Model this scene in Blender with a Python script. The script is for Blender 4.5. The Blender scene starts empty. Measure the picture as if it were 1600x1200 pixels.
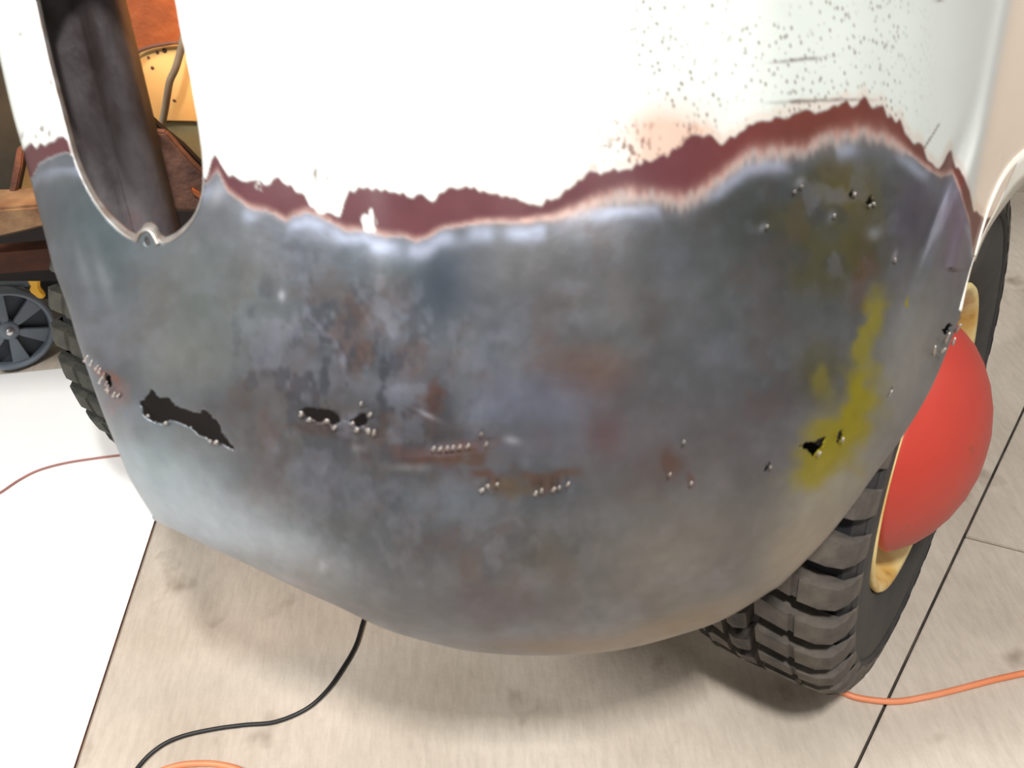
import bpy, bmesh, math, random
import numpy as np
from mathutils import Vector, Matrix

rnd = random.Random(5)
sc = bpy.context.scene
COL = sc.collection

# ---------------------------------------------------------------- camera
H, FPX, PITCH, ROLL = 1.25, 1320.0, 0.72, -0.096
fwd = np.array([0, math.cos(PITCH), -math.sin(PITCH)])
rgt0 = np.array([1.0, 0, 0])
up0 = np.cross(rgt0, fwd)
RG = math.cos(ROLL) * rgt0 + math.sin(ROLL) * up0
UP = -math.sin(ROLL) * rgt0 + math.cos(ROLL) * up0
cd = bpy.data.cameras.new('camera')
cam = bpy.data.objects.new('camera', cd)
COL.objects.link(cam)
M = Matrix(((RG[0], UP[0], -fwd[0], 0), (RG[1], UP[1], -fwd[1], 0), (RG[2], UP[2], -fwd[2], H), (0, 0, 0, 1)))
cam.matrix_world = M
cd.sensor_width = 36
cd.lens = 36 * FPX / 1600
cd.clip_start = 0.02
cd.dof.use_dof = True; cd.dof.focus_distance = 1.35; cd.dof.aperture_fstop = 6.5
sc.camera = cam

# ---------------------------------------------------------------- world, lights, exposure
w = bpy.data.worlds.new('world'); sc.world = w; w.use_nodes = True
w.node_tree.nodes['Background'].inputs[0].default_value = (0.75, 0.85, 1.0, 1)
w.node_tree.nodes['Background'].inputs[1].default_value = 0.4

def area(name, loc, target, sx, sy, power, color):
    l = bpy.data.lights.new(name, 'AREA'); l.shape = 'RECTANGLE'; l.size = sx; l.size_y = sy
    l.energy = power; l.color = color
    o = bpy.data.objects.new(name, l); COL.objects.link(o); o.location = loc
    d = Vector(target) - Vector(loc)
    o.rotation_euler = d.to_track_quat('-Z', 'Y').to_euler()
    return o
area('ceiling_tube_light', (-1.75, 0.05, 2.45), (-1.0, 0.7, 0), 0.18, 0.4, 44, (1.0, 0.985, 0.96))
area('ceiling_tube_light', (0.2, -0.22, 2.45), (0.1, 0.7, 0), 0.10, 0.20, 40, (1.0, 0.97, 0.93))
area('ceiling_tube_light', (1.9, 0.5, 2.5), (1.2, 0.8, 0), 0.12, 1.3, 7, (0.90, 0.94, 1.0))
area('front_fill_light', (-1.3, -2.3, 1.5), (-0.4, 1.0, 0.6), 2.0, 1.8, 5.5, (0.84, 0.93, 1.0))  # soft fill added from the front left; no door opening exists
pl = bpy.data.lights.new('engine_bay_work_lamp', 'SPOT'); pl.energy = 3.0; pl.color = (1.0, 0.44, 0.09); pl.shadow_soft_size = 0.03; pl.spot_size = 1.9; pl.spot_blend = 0.6
po = bpy.data.objects.new('engine_bay_work_lamp', pl); COL.objects.link(po); po.location = (-0.24, 0.945, 1.08)
po.rotation_euler = (Vector((-0.45, 1.05, 0.80)) - Vector(po.location)).to_track_quat('-Z', 'Y').to_euler()
pl = bpy.data.lights.new('cavity_warm_fill', 'POINT'); pl.energy = 0.35; pl.color = (1.0, 0.40, 0.07); pl.shadow_soft_size = 0.02  # unseen warm point light added to turn the cavity panel orange
po = bpy.data.objects.new('cavity_warm_fill', pl); COL.objects.link(po); po.location = (-0.62, 1.08, 0.80)

sc.view_settings.view_transform = 'Standard'
sc.view_settings.look = 'None'
sc.view_settings.gamma = 1.0
sc.view_settings.exposure = 0.38
sc.view_settings.use_curve_mapping = False

# ---------------------------------------------------------------- projection helpers (only to measure where things stand)
CAM = np.array([0, 0, H])
def rays(px, py):
    px = np.asarray(px, float); py = np.asarray(py, float)
    return fwd + RG * ((px - 800) / FPX)[..., None] - UP * ((py - 600) / FPX)[..., None]
def at_y(px, py, Y):
    d = rays(px, py); Y = np.asarray(Y, float)
    return CAM + d * (Y / d[..., 1])[..., None]
def at_z(px, py, z):
    d = rays(px, py)
    return CAM + d * ((z - H) / d[..., 2])[..., None]
def V(px, py, Y): return Vector(at_y(px, py, Y))
def G(px, py, z=0.0): return Vector(at_z(px, py, z))

# ---------------------------------------------------------------- material helpers
def s2l(c):
    out = []
    for v in c[:3]:
        v = v / 255
        out.append(v / 12.92 if v <= 0.04045 else ((v + 0.055) / 1.055) ** 2.4)
    return tuple(out) + (1,)

def mat(name, c1, c2=None, scale=8, rough=0.6, metal=0.0, bump=0.0, bscale=60, c3=None, contrast=(0.35, 0.65), spec=0.5, stretch=(1, 1, 1), detail=6):
    m = bpy.data.materials.new(name); m.use_nodes = True
    nt = m.node_tree; N = nt.nodes; L = nt.links
    b = N['Principled BSDF']
    b.inputs['Roughness'].default_value = rough; b.inputs['Metallic'].default_value = metal
    b.inputs['Specular IOR Level'].default_value = spec
    b.inputs['Base Color'].default_value = s2l(c1)
    tc = N.new('ShaderNodeTexCoord'); mp = N.new('ShaderNodeMapping'); mp.inputs['Scale'].default_value = stretch
    L.new(tc.outputs['Object'], mp.inputs[0])
    if c2:
        n = N.new('ShaderNodeTexNoise'); n.inputs['Scale'].default_value = scale; n.inputs['Detail'].default_value = detail
        L.new(mp.outputs[0], n.inputs['Vector'])
        r = N.new('ShaderNodeValToRGB'); L.new(n.outputs['Fac'], r.inputs[0])
        r.color_ramp.elements[0].position = contrast[0]; r.color_ramp.elements[0].color = s2l(c1)
        r.color_ramp.elements[1].position = contrast[1]; r.color_ramp.elements[1].color = s2l(c2)
        if c3:
            e = r.color_ramp.elements.new(min(0.98, contrast[1] + 0.1)); e.color = s2l(c3)
        L.new(r.outputs[0], b.inputs['Base Color'])
    if bump:
        n2 = N.new('ShaderNodeTexNoise'); n2.inputs['Scale'].default_value = bscale; n2.inputs['Detail'].default_value = 4
        L.new(mp.outputs[0], n2.inputs['Vector'])
        bp = N.new('ShaderNodeBump'); bp.inputs['Strength'].default_value = bump; bp.inputs['Distance'].default_value = 0.004
        L.new(n2.outputs['Fac'], bp.inputs['Height']); L.new(bp.outputs[0], b.inputs['Normal'])
    return m

M_CONC = mat('concrete', (182, 170, 156), (208, 197, 184), 3.2, 0.75, bump=0.25, bscale=70, contrast=(0.3, 0.62), detail=9)
def conc_detail(m):
    nt = m.node_tree; N = nt.nodes; L = nt.links; b = N['Principled BSDF']
    src = b.inputs['Base Color'].links[0].from_socket
    tc = N.new('ShaderNodeTexCoord')
    mp = N.new('ShaderNodeMapping'); mp.inputs['Rotation'].default_value = (0, 0, 0.5); mp.inputs['Scale'].default_value = (6, 1.3, 1)
    n = N.new('ShaderNodeTexNoise'); n.inputs['Scale'].default_value = 16; n.inputs['Detail'].default_value = 8; n.inputs['Roughness'].default_value = 0.7
    L.new(tc.outputs['Object'], mp.inputs[0]); L.new(mp.outputs[0], n.inputs['Vector'])
    r = N.new('ShaderNodeValToRGB'); r.color_ramp.elements[0].position = 0.25; r.color_ramp.elements[0].color = (0.76, 0.75, 0.74, 1)
    r.color_ramp.elements[1].position = 0.6; r.color_ramp.elements[1].color = (1, 1, 1, 1)
    L.new(n.outputs['Fac'], r.inputs[0])
    # isolated old oil drips
    n2 = N.new('ShaderNodeTexNoise'); n2.inputs['Scale'].default_value = 8.5; n2.inputs['Detail'].default_value = 3
    L.new(tc.outputs['Object'], n2.inputs['Vector'])
    r2 = N.new('ShaderNodeValToRGB'); r2.color_ramp.elements[0].position = 0.27; r2.color_ramp.elements[0].color = (0.55, 0.5, 0.46, 1)
    r2.color_ramp.elements[1].position = 0.38; r2.color_ramp.elements[1].color = (1, 1, 1, 1)
    L.new(n2.outputs['Fac'], r2.inputs[0])
    mx = N.new('ShaderNodeMix'); mx.data_type = 'RGBA'; mx.blend_type = 'MULTIPLY'; mx.inputs[0].default_value = 0.8
    L.new(src, mx.inputs[6]); L.new(r.outputs[0], mx.inputs[7])
    mx2 = N.new('ShaderNodeMix'); mx2.data_type = 'RGBA'; mx2.blend_type = 'MULTIPLY'; mx2.inputs[0].default_value = 0.9
    L.new(mx.outputs[2], mx2.inputs[6]); L.new(r2.outputs[0], mx2.inputs[7])
    L.new(mx2.outputs[2], b.inputs['Base Color'])
conc_detail(M_CONC)
M_JOINT = mat('joint_dirt', (60, 54, 50), (92, 84, 76), 30, 0.95)
M_WALL = mat('painted_drywall', (205, 205, 200), (196, 197, 194), 3, 0.9)
M_CEIL = mat('ceiling_paint', (225, 225, 220), (215, 215, 212), 3, 0.9)
M_BOARD = mat('white_board_face', (250, 250, 250), (244, 243, 246), 6, 0.45, contrast=(0.4, 0.9))
M_BEDGE = mat('fiberboard_edge', (120, 78, 55), (84, 52, 38), 30, 0.9)
M_RUB = mat('tire_rubber', (46, 46, 48), (58, 56, 55), 20, 0.7, bump=0.2, bscale=150)
M_GROOVE = mat('tire_groove_rubber', (20, 21, 26), (30, 30, 34), 20, 0.8)
M_LUG = mat('dusty_tread_rubber', (62, 58, 55), (104, 96, 88), 26, 0.85, bump=0.35, bscale=180, contrast=(0.3, 0.7))
M_LUG2 = mat('old_dark_tread_rubber', (34, 36, 34), (62, 62, 54), 26, 0.8, bump=0.35, bscale=180)
M_CREAM = mat('cream_wheel_paint', (236, 214, 150), (214, 170, 84), 14, 0.45, c3=(150, 84, 34), contrast=(0.45, 0.66))
M_RED = mat('red_hubcap_paint', (186, 58, 48), (192, 66, 54), 7, 0.42)
def red_chips(m):
    nt = m.node_tree; N = nt.nodes; L = nt.links; b = N['Principled BSDF']
    src = b.inputs['Base Color'].links[0].from_socket
    tc = N.new('ShaderNodeTexCoord')
    n = N.new('ShaderNodeTexNoise'); n.inputs['Scale'].default_value = 22; n.inputs['Detail'].default_value = 6; n.inputs['Roughness'].default_value = 0.65
    L.new(tc.outputs['Object'], n.inputs['Vector'])
    r = N.new('ShaderNodeValToRGB'); r.color_ramp.elements[0].position = 0.63; r.color_ramp.elements[0].color = (0, 0, 0, 1)
    r.color_ramp.elements[1].position = 0.72; r.color_ramp.elements[1].color = (1, 1, 1, 1)
    L.new(n.outputs['Fac'], r.inputs[0])
    mx = N.new('ShaderNodeMix'); mx.data_type = 'RGBA'; L.new(r.outputs[0], mx.inputs[0])
    L.new(src, mx.inputs[6]); mx.inputs[7].default_value = s2l((130, 70, 40)); L.new(mx.outputs[2], b.inputs['Base Color'])
red_chips(M_RED)
M_FRAME = mat('grimy_frame_steel', (52, 44, 44), (92, 88, 92), 16, 0.55, metal=0.25, bump=0.5, bscale=90, c3=(104, 84, 84), contrast=(0.32, 0.6), stretch=(1, 1, 0.5))
M_DARK = mat('dark_undercoating', (16, 9, 8), (26, 15, 12), 12, 0.85)
M_MAROON = mat('dark_maroon_trim', (34, 14, 14), (50, 22, 18), 12, 0.8)
M_ICREAM = mat('inner_panel_cream_paint', (232, 190, 122), (224, 170, 96), 9, 0.6, c3=(150, 92, 44), contrast=(0.3, 0.66))
M_RUSTP = mat('surface_rust_panel', (150, 84, 40), (112, 60, 32), 14, 0.75, bump=0.4, bscale=80, c3=(84, 44, 26))
M_RUSTD = mat('dark_rusty_steel', (74, 48, 40), (98, 66, 52), 30, 0.8, bump=0.6, bscale=90, c3=(128, 76, 50))
M_BEAM = mat('rusty_tan_beam', (128, 104, 74), (92, 62, 42), 20, 0.8, bump=0.6, bscale=60, c3=(140, 84, 50))
M_ROD = mat('dull_grey_rod', (128, 118, 100), (108, 98, 84), 30, 0.6)
M_MGREY = mat('grey_plastic', (128, 138, 150), (116, 126, 138), 12, 0.5)
M_MDARK = mat('dark_grey_plastic', (66, 76, 84), (56, 64, 72), 12, 0.55)
M_CHROME = mat('bright_steel', (210, 210, 212), None, rough=0.3, metal=0.9)
M_YEL = mat('yellow_plastic', (250, 190, 10), (240, 176, 8), 12, 0.4)
M_BLACK = mat('black_cable_rubber', (26, 27, 30), (34, 35, 38), 12, 0.4)
M_ORANGE = mat('orange_cable_vinyl', (236, 152, 112), (228, 136, 92), 8, 0.45)
M_THIN = mat('dull_red_cable', (176, 120, 110), (150, 100, 94), 8, 0.5)
M_SHEET = mat('torn_bare_steel', (206, 204, 202), (172, 160, 152), 60, 0.35, metal=0.7)
M_LIP = mat('white_arch_paint', (246, 244, 236), (240, 236, 224), 10, 0.35)
M_BUTT = mat('orange_brown_crossmember', (88, 46, 22), (64, 32, 16), 20, 0.8)

# ---------------------------------------------------------------- object helpers
def link(name, me, m=None, parent=None, smooth=False):
    if m is not None and not me.materials: me.materials.append(m)
    if smooth: me.shade_smooth()
    o = bpy.data.objects.new(name, me); COL.objects.link(o)
    if parent: o.parent = parent
    return o
def mesh_obj(name, verts, faces, m, parent=None, smooth=False):
    me = bpy.data.meshes.new(name); me.from_pydata([tuple(v) for v in verts], [], faces); me.update()
    return link(name, me, m, parent, smooth)
def tag(o, label=None, cat=None, group=None, kind=None):
    if label: o['label'] = label
    if cat: o['category'] = cat
    if group: o['group'] = group
    if kind: o['kind'] = kind
    return o
def empty(name, loc=(0, 0, 0)):
    o = bpy.data.objects.new(name, None); COL.objects.link(o); o.location = loc; o.empty_display_size = 0.05
    return o
def prism(name, poly, depth_vec, m, parent=None, bevel=0.0):
    """poly: list of 3D points, extruded by depth_vec"""
    bm = bmesh.new(); d = Vector(depth_vec)
    a = [bm.verts.new(Vector(p)) for p in poly]; b = [bm.verts.new(Vector(p) + d) for p in poly]
    n = len(a); bm.faces.new(a); bm.faces.new(b[::-1])
    for i in range(n): bm.faces.new((a[i], b[i], b[(i + 1) % n], a[(i + 1) % n]))
    bmesh.ops.recalc_face_normals(bm, faces=bm.faces)
    if bevel:
        bmesh.ops.bevel(bm, geom=[e for e in bm.edges if e.calc_face_angle(0) > 0.5], offset=bevel, segments=2, affect='EDGES')
    me = bpy.data.meshes.new(name); bm.to_mesh(me); bm.free()
    return link(name, me, m, parent)
def catmull(pts, n=10):
    P = [np.array(p, float) for p in pts]; P = [2 * P[0] - P[1]] + P + [2 * P[-1] - P[-2]]; out = []
    for i in range(1, len(P) - 2):
        for k in range(n):
            t = k / n
            out.append(0.5 * (2 * P[i] + (P[i + 1] - P[i - 1]) * t + (2 * P[i - 1] - 5 * P[i] + 4 * P[i + 1] - P[i + 2]) * t * t + (-P[i - 1] + 3 * P[i] - 3 * P[i + 1] + P[i + 2]) * t ** 3))
    out.append(P[-2]); return out
def tube(name, pts, r, m, parent=None, seg=10, n=10, radii=None, flat=1.0, upv=(0, 0, 1)):
    C = catmull(pts, n); verts = []; faces = []
    for i, c in enumerate(C):
        t = C[min(i + 1, len(C) - 1)] - C[max(i - 1, 0)]; t = t / (np.linalg.norm(t) + 1e-9)
        s = np.cross(t, np.array(upv, float)); s /= np.linalg.norm(s) + 1e-9; u = np.cross(s, t)
        for k in range(seg):
            a = 2 * math.pi * k / seg
            verts.append(c + r * (math.cos(a) * s + flat * math.sin(a) * u))
    for i in range(len(C) - 1):
        for k in range(seg):
            faces.append((i * seg + k, i * seg + (k + 1) % seg, (i + 1) * seg + (k + 1) % seg, (i + 1) * seg + k))
    faces.append(tuple(range(seg))[::-1]); faces.append(tuple((len(C) - 1) * seg + k for k in range(seg)))
    return mesh_obj(name, verts, faces, m, parent, True)
def lathe(name, prof, m, parent=None, seg=96, mtx=None, smooth=True, closed=False):
    """profile (x along axis, r); axis = local X"""
    verts = []; faces = []; n = len(prof)
    for k in range(seg):
        a = 2 * math.pi * k / seg
        for x, r in prof: verts.append((x, r * math.cos(a), r * math.sin(a)))
    for k in range(seg):
        k2 = (k + 1) % seg
        for i in range(n if closed else n - 1):
            j = (i + 1) % n
            faces.append((k * n + i, k * n + j, k2 * n + j, k2 * n + i))
    bm = bmesh.new(); me = bpy.data.meshes.new(name); me.from_pydata(verts, [], faces)
    bm.from_mesh(me); bmesh.ops.remove_doubles(bm, verts=bm.verts, dist=1e-6)
    bmesh.ops.recalc_face_normals(bm, faces=bm.faces); bm.to_mesh(me); bm.free()
    if mtx: me.transform(mtx)
    return link(name, me, m, parent, smooth)

# ================================================================ SETTING
def clip(poly, nx, ny, c):
    out = []
    for i in range(len(poly)):
        p, q = poly[i], poly[(i + 1) % len(poly)]
        dp = nx * p[0] + ny * p[1] - c; dq = nx * q[0] + ny * q[1] - c
        if dp <= 0: out.append(p)
        if dp * dq < 0:
            t = dp / (dp - dq); out.append((p[0] + t * (q[0] - p[0]), p[1] + t * (q[1] - p[1])))
    return out
RX0, RX1, RY0, RY1, RZ = -3.4, 3.2, -3.2, 4.6, 2.75
fl = mesh_obj('floor', [(RX0, RY0, -0.012), (RX1, RY0, -0.012), (RX1, RY1, -0.012), (RX0, RY1, -0.012), (RX0, RY0, -0.12), (RX1, RY0, -0.12), (RX1, RY1, -0.12), (RX0, RY1, -0.12)],
              [(0, 1, 2, 3), (7, 6, 5, 4), (0, 4, 5, 1), (1, 5, 6, 2), (2, 6, 7, 3), (3, 7, 4, 0)], M_JOINT)
tag(fl, kind='structure')
pa, pb = at_z(1515, 820, 0), at_z(1337, 1200, 0)
d = (pa - pb)[:2]; d /= np.linalg.norm(d); mn = np.array([d[1], -d[0]]); cc = float(mn @ pb[:2]); g = 0.0022
qa, qb = at_z(1505, 838, 0), at_z(1600, 862, 0)
e = (qb - qa)[:2]; e /= np.linalg.norm(e); en = np.array([-e[1], e[0]]); ec = float(en @ qa[:2])
room = [(RX0, RY0), (RX1, RY0), (RX1, RY1), (RX0, RY1)]
def slab(poly):
    P = [(x, y, 0.0) for x, y in poly]
    return prism('concrete_slab', P, (0, 0, -0.012), M_CONC, fl, bevel=0.0015)
slab(clip(room, mn[0], mn[1], cc - g))
rp = clip(room, -mn[0], -mn[1], -(cc + g))
slab(clip(rp, en[0], en[1], ec - 0.0015)); slab(clip(rp, -en[0], -en[1], -(ec + 0.0015)))
def wall(name, p, q):
    p = Vector(p); q = Vector(q); dd = (q - p).normalized(); nn = Vector((dd.y, -dd.x, 0)) * 0.1
    o = prism(name, [p + Vector((0, 0, -.12)), q + Vector((0, 0, -.12)), q + Vector((0, 0, RZ)), p + Vector((0, 0, RZ))], nn, M_WALL); tag(o, kind='structure')
wall('wall_front', (RX0, RY0, 0), (RX1, RY0, 0)); wall('wall_right', (RX1, RY0, 0), (RX1, RY1, 0))
wall('wall_back', (RX1, RY1, 0), (RX0, RY1, 0)); wall('wall_left', (RX0, RY1, 0), (RX0, RY0, 0))
cl = prism('ceiling', [(RX0, RY0, RZ), (RX1, RY0, RZ), (RX1, RY1, RZ), (RX0, RY1, RZ)], (0, 0, 0.1), M_CEIL); tag(cl, kind='structure')

# ================================================================ CAR
car = empty('car', (0.0, 1.4, 0.0))
tag(car, 'old white car whose stripped front fender shows bare grey metal, rust holes and primer', 'car')
def adopt(o, p=car):
    o.parent = p; o.matrix_parent_inverse = p.matrix_world.inverted() if p is not car else Matrix.Translation((0.0, -1.4, 0.0))
    return o

# ---- fender surface: plan / profile curves sampled, silhouettes traced as its real rim
def smooth_lut(xs, ys, lo, hi, sig):
    x = np.arange(lo, hi + 1.0); y = np.interp(x, xs, ys)
    k = np.arange(-3 * sig, 3 * sig + 1); kk = np.exp(-k ** 2 / (2 * sig * sig)); kk /= kk.sum()
    yp = np.concatenate([y[0] + (y[1] - y[0]) * np.arange(-3 * sig, 0), y, y[-1] + (y[-1] - y[-2]) * np.arange(1, 3 * sig + 1)])
    return x, np.convolve(yp, kk, 'valid')
LX, LY = smooth_lut([-200, 0, 150, 350, 600, 800, 1000, 1200, 1350, 1430, 1500, 1540, 1575, 1600, 1700, 1900],
                    [.33, .24, .15, .075, .015, 0, 0, .02, .06, .095, .15, .21, .27, .31, .42, .6], -300, 2000, 22)
BX, BY = smooth_lut([-400, 0, 300, 600, 700, 850, 1030, 1300], [.66, .585, .515, .445, .43, .415, .42, .46], -600, 1500, 50)
def surfY(px, py):
    return np.interp(px, LX, LY) + np.interp(py, BX, BY)
def poly_param(pts, n):
    P = np.array(catmull(pts, 8)); s = np.r_[0, np.cumsum(np.linalg.norm(np.diff(P, axis=0), axis=1))]; s /= s[-1]
    t = np.linspace(0, 1, n); return np.stack([np.interp(t, s, P[:, 0]), np.interp(t, s, P[:, 1])], -1)
NU, NV = 620, 430
Lc = poly_param([(-75, -300), (-45, -120), (-20, 0), (1, 100), (20, 180), (37, 240), (70, 367), (84, 420), (105, 478), (121, 532), (134, 570), (161, 646), (187, 710), (205, 752), (243, 813)], NV)
Bc = poly_param([(243, 813), (333, 857), (387, 882), (460, 917), (533, 950), (600, 982), (670, 1003), (750, 1019), (862, 1024), (975, 1014), (1087, 984), (1141, 962), (1200, 926), (1229, 905), (1303, 827), (1374, 731), (1416, 673), (1458, 600), (1498, 502)], NU)
Rc = poly_param([(1720, -300), (1745, -100), (1735, 20), (1700, 100), (1660, 160), (1600, 235), (1559, 325), (1537, 367), (1515, 425), (1498, 502)], NV)
Tc = np.stack([np.linspace(-75, 1720, NU), np.full(NU, -300.0)], -1)
u = np.linspace(0, 1, NU)[None, :, None]; v = np.linspace(0, 1, NV)[:, None, None]
grid = (1 - v) * Tc[None] + v * Bc[None] + (1 - u) * Lc[:, None] + u * Rc[:, None] \
    - ((1 - u) * (1 - v) * Tc[0] + u * (1 - v) * Tc[-1] + (1 - u) * v * Bc[0] + u * v * Bc[-1])
GX, GY = grid[..., 0].copy(), grid[..., 1].copy()
UU = np.broadcast_to(u[..., 0], GX.shape); VV = np.broadcast_to(v[..., 0], GX.shape)

def vnoise(x, y, s, seed=0):
    """smooth value noise on the sheet, cell size s"""
    r = np.random.default_rng(seed); T = r.random((64, 64))
    fx, fy = np.asarray(x) / s + 1000, np.asarray(y) / s + 1000
    ix, iy = np.floor(fx).astype(int), np.floor(fy).astype(int); tx, ty = fx - ix, fy - iy
    tx = tx * tx * (3 - 2 * tx); ty = ty * ty * (3 - 2 * ty)
    g = lambda a, b: T[a % 64, b % 64]
    return (g(ix, iy) * (1 - tx) + g(ix + 1, iy) * tx) * (1 - ty) + (g(ix, iy + 1) * (1 - tx) + g(ix + 1, iy + 1) * tx) * ty
def fbm(x, y, s, seed=0, o=4):
    a = 0; w_ = 0
    for k in range(o): a = a + vnoise(x, y, s / 2 ** k, seed + k) * 0.55 ** k; w_ += 0.55 ** k
    return a / w_
def sstep(a, b, x):
    t = np.clip((x - a) / (b - a), 0, 1); return t * t * (3 - 2 * t)

def in_poly(x, y, P):
    P = np.asarray(P, float); c = np.zeros(np.shape(x), bool); n = len(P)
    for i in range(n):
        x1, y1 = P[i]; x2, y2 = P[(i + 1) % n]
        if y1 == y2: continue
        k = (y1 > y) != (y2 > y)
        c ^= k & (x < (x2 - x1) * (y - y1) / (y2 - y1) + x1)
    return c
def nearest(x, y, P):
    P = np.asarray(P, float); best = np.full(np.shape(x), 1e9); bx = np.array(x, float); by = np.array(y, float)
    for i in range(len(P)):
        a = P[i]; b = P[(i + 1) % len(P)]; ab = b - a; l = ab @ ab
        if l == 0: continue
        t = np.clip(((x - a[0]) * ab[0] + (y - a[1]) * ab[1]) / l, 0, 1)
        qx, qy = a[0] + t * ab[0], a[1] + t * ab[1]; dd_ = (x - qx) ** 2 + (y - qy) ** 2
        k = dd_ < best; best = np.where(k, dd_, best); bx = np.where(k, qx, bx); by = np.where(k, qy, by)
    return bx, by, np.sqrt(best)

def resample_closed(P, n):
    P = np.array(catmull(list(P) + [P[0]], 6)); s = np.r_[0, np.cumsum(np.linalg.norm(np.diff(P, axis=0), axis=1))]; t = np.linspace(0, s[-1], n + 1)[:-1]
    return np.stack([np.interp(t, s, P[:, 0]), np.interp(t, s, P[:, 1])], -1)
HEAD = resample_closed([(54, 0), (75, 95), (98, 185), (112, 238), (122, 266), (140, 304), (164, 339), (189, 364), (209, 376), (216, 371), (220, 362), (229, 357), (239, 362), (246, 374), (253, 381),
                        (262, 379), (276, 371), (297, 350), (311, 322), (318, 290), (317, 245), (311, 196), (304, 154), (294, 98), (283, 45), (275, 0), (255, -80), (215, -140), (150, -150), (90, -110), (65, -50)], 400)
HOLES = [
    [(219, 626), (228, 622), (236, 608), (243, 613), (248, 620), (263, 622), (272, 632), (283, 636), (295, 641), (310, 645), (318, 640), (326, 643), (333, 652), (341, 660), (345, 672), (350, 681), (358, 690), (369, 704),
     (360, 702), (352, 697), (342, 693), (337, 687), (329, 690), (321, 684), (310, 680), (302, 672), (290, 666), (278, 660), (262, 658), (255, 662), (245, 660), (235, 656), (225, 650), (221, 638)],
    [(469, 641), (480, 637), (493, 638), (505, 640), (517, 642), (527, 648), (531, 657), (524, 663), (517, 663), (508, 658), (500, 660), (488, 656), (478, 652), (472, 648)],
    [(538, 658), (550, 656), (562, 648), (571, 645), (574, 655), (571, 664), (560, 668), (548, 662)],
    [(1248, 692), (1254, 694), (1262, 690), (1275, 690), (1281, 685), (1291, 684), (1286, 697), (1279, 705), (1271, 714), (1266, 707), (1260, 703), (1251, 701)],
    [(1307, 686), (1311, 676), (1316, 671), (1317, 680), (1313, 690), (1308, 693)],
    [(1352, 316), (1358, 309), (1364, 303), (1363, 312), (1366, 320), (1356, 322)],
    [(1193, 734), (1199, 726), (1204, 722), (1201, 731), (1196, 738)],
    [(1326, 306), (1331, 297), (1336, 299), (1331, 309)],
    [(1472, 517), (1478, 508), (1485, 504), (1488, 508), (1482, 517), (1476, 524)],
    [(1387, 620), (1392, 609), (1396, 600), (1395, 610), (1390, 620)],
    [(163, 583), (168, 582), (174, 592), (174, 604), (170, 606), (166, 596)],
    [(226, 374), (229, 370), (233, 374), (234, 381), (229, 384), (226, 380)],
]
def roughen(P, amp, seed):
    r = np.random.default_rng(seed); Q = resample_closed(P, max(24, int(len(P) * 6)))
    c = Q.mean(0); return Q + r.normal(size=Q.shape) * amp
CUTS = [HEAD] + [roughen(p, 1.0 if i < 11 else 0.1, i) for i, p in enumerate(HOLES)]

cellx = 0.25 * (GX[:-1, :-1] + GX[1:, :-1] + GX[:-1, 1:] + GX[1:, 1:]); celly = 0.25 * (GY[:-1, :-1] + GY[1:, :-1] + GY[:-1, 1:] + GY[1:, 1:])
keep = np.ones(cellx.shape, bool)
for P in CUTS: keep &= ~in_poly(cellx, celly, P)
used = np.zeros(GX.shape, bool)
used[:-1, :-1] |= keep; used[1:, :-1] |= keep; used[:-1, 1:] |= keep; used[1:, 1:] |= keep
allk = np.zeros(GX.shape, int)
allk[:-1, :-1] += keep; allk[1:, :-1] += keep; allk[:-1, 1:] += keep; allk[1:, 1:] += keep
rim = used & (allk < 4); rim[0] = rim[-1] = False; rim[:, 0] = rim[:, -1] = False
for P in CUTS:
    mnx, mny = P.min(0) - 8; mxx, mxy = P.max(0) + 8
    m_ = rim & (GX > mnx) & (GX < mxx) & (GY > mny) & (GY < mxy)
    if m_.any():
        bx, by, dd_ = nearest(GX[m_], GY[m_], P); k = dd_ < 6
        gx = GX[m_]; gy = GY[m_]; gx[k] = bx[k]; gy[k] = by[k]; GX[m_] = gx; GY[m_] = gy
YY = surfY(GX, GY)
# the rim rolls under at the bottom, and back at the grille side
wv = np.clip((VV - 0.86) / 0.14, 0, 1); YY = YY + 0.045 * (1 - np.sqrt(np.clip(1 - wv ** 2, 0, 1))) * np.clip(1.25 - UU, 0, 1)
wu = np.clip((0.035 - UU) / 0.035, 0, 1); YY = YY + 0.022 * (1 - np.sqrt(np.clip(1 - wu ** 2, 0, 1)))
# hammered dents / panel waves
dent = (fbm(GX, GY, 150, 3, 2) - 0.5) * 0.0045 + (fbm(GX, GY, 40, 9, 2) - 0.5) * 0.0007 * sstep(420, 560, GY)
def gauss(x, y, cx, cy, rx, ry, ang=0):
    c, s = math.cos(ang), math.sin(ang); dx = x - cx; dy = y - cy
    a = (dx * c + dy * s) / rx; b = (-dx * s + dy * c) / ry
    return np.exp(-(a * a + b * b))
bare_zone = sstep(260, 420, GY)
dent = dent * (0.15 + 0.85 * bare_zone)
dent += 0.002 * gauss(GX, GY, 690, 690, 75, 14, -0.1) + 0.002 * gauss(GX, GY, 520, 650, 60, 12) + 0.0015 * gauss(GX, GY, 820, 760, 90, 12, -0.05)
dent -= 0.0015 * gauss(GX, GY, 690, 716, 85, 10, -0.1)
dent += 0.010 * gauss(GX, GY, 1462, 330, 10, 120, 0.35) - 0.008 * gauss(GX, GY, 1490, 330, 10, 120, 0.35)
dent += 0.006 * gauss(GX, GY, 1475, 540, 16, 40, 0.6)
dent -= 0.010 * np.exp(-((GX + GY * .19 - 1572) / 12.0) ** 2) * (GY < 420)
edgef = np.minimum(1, np.minimum(UU, 1 - UU) * 30) * np.minimum(1, (1 - VV) * 14)
YY = YY + dent * edgef
P3 = at_y(GX, GY, YY)

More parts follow.
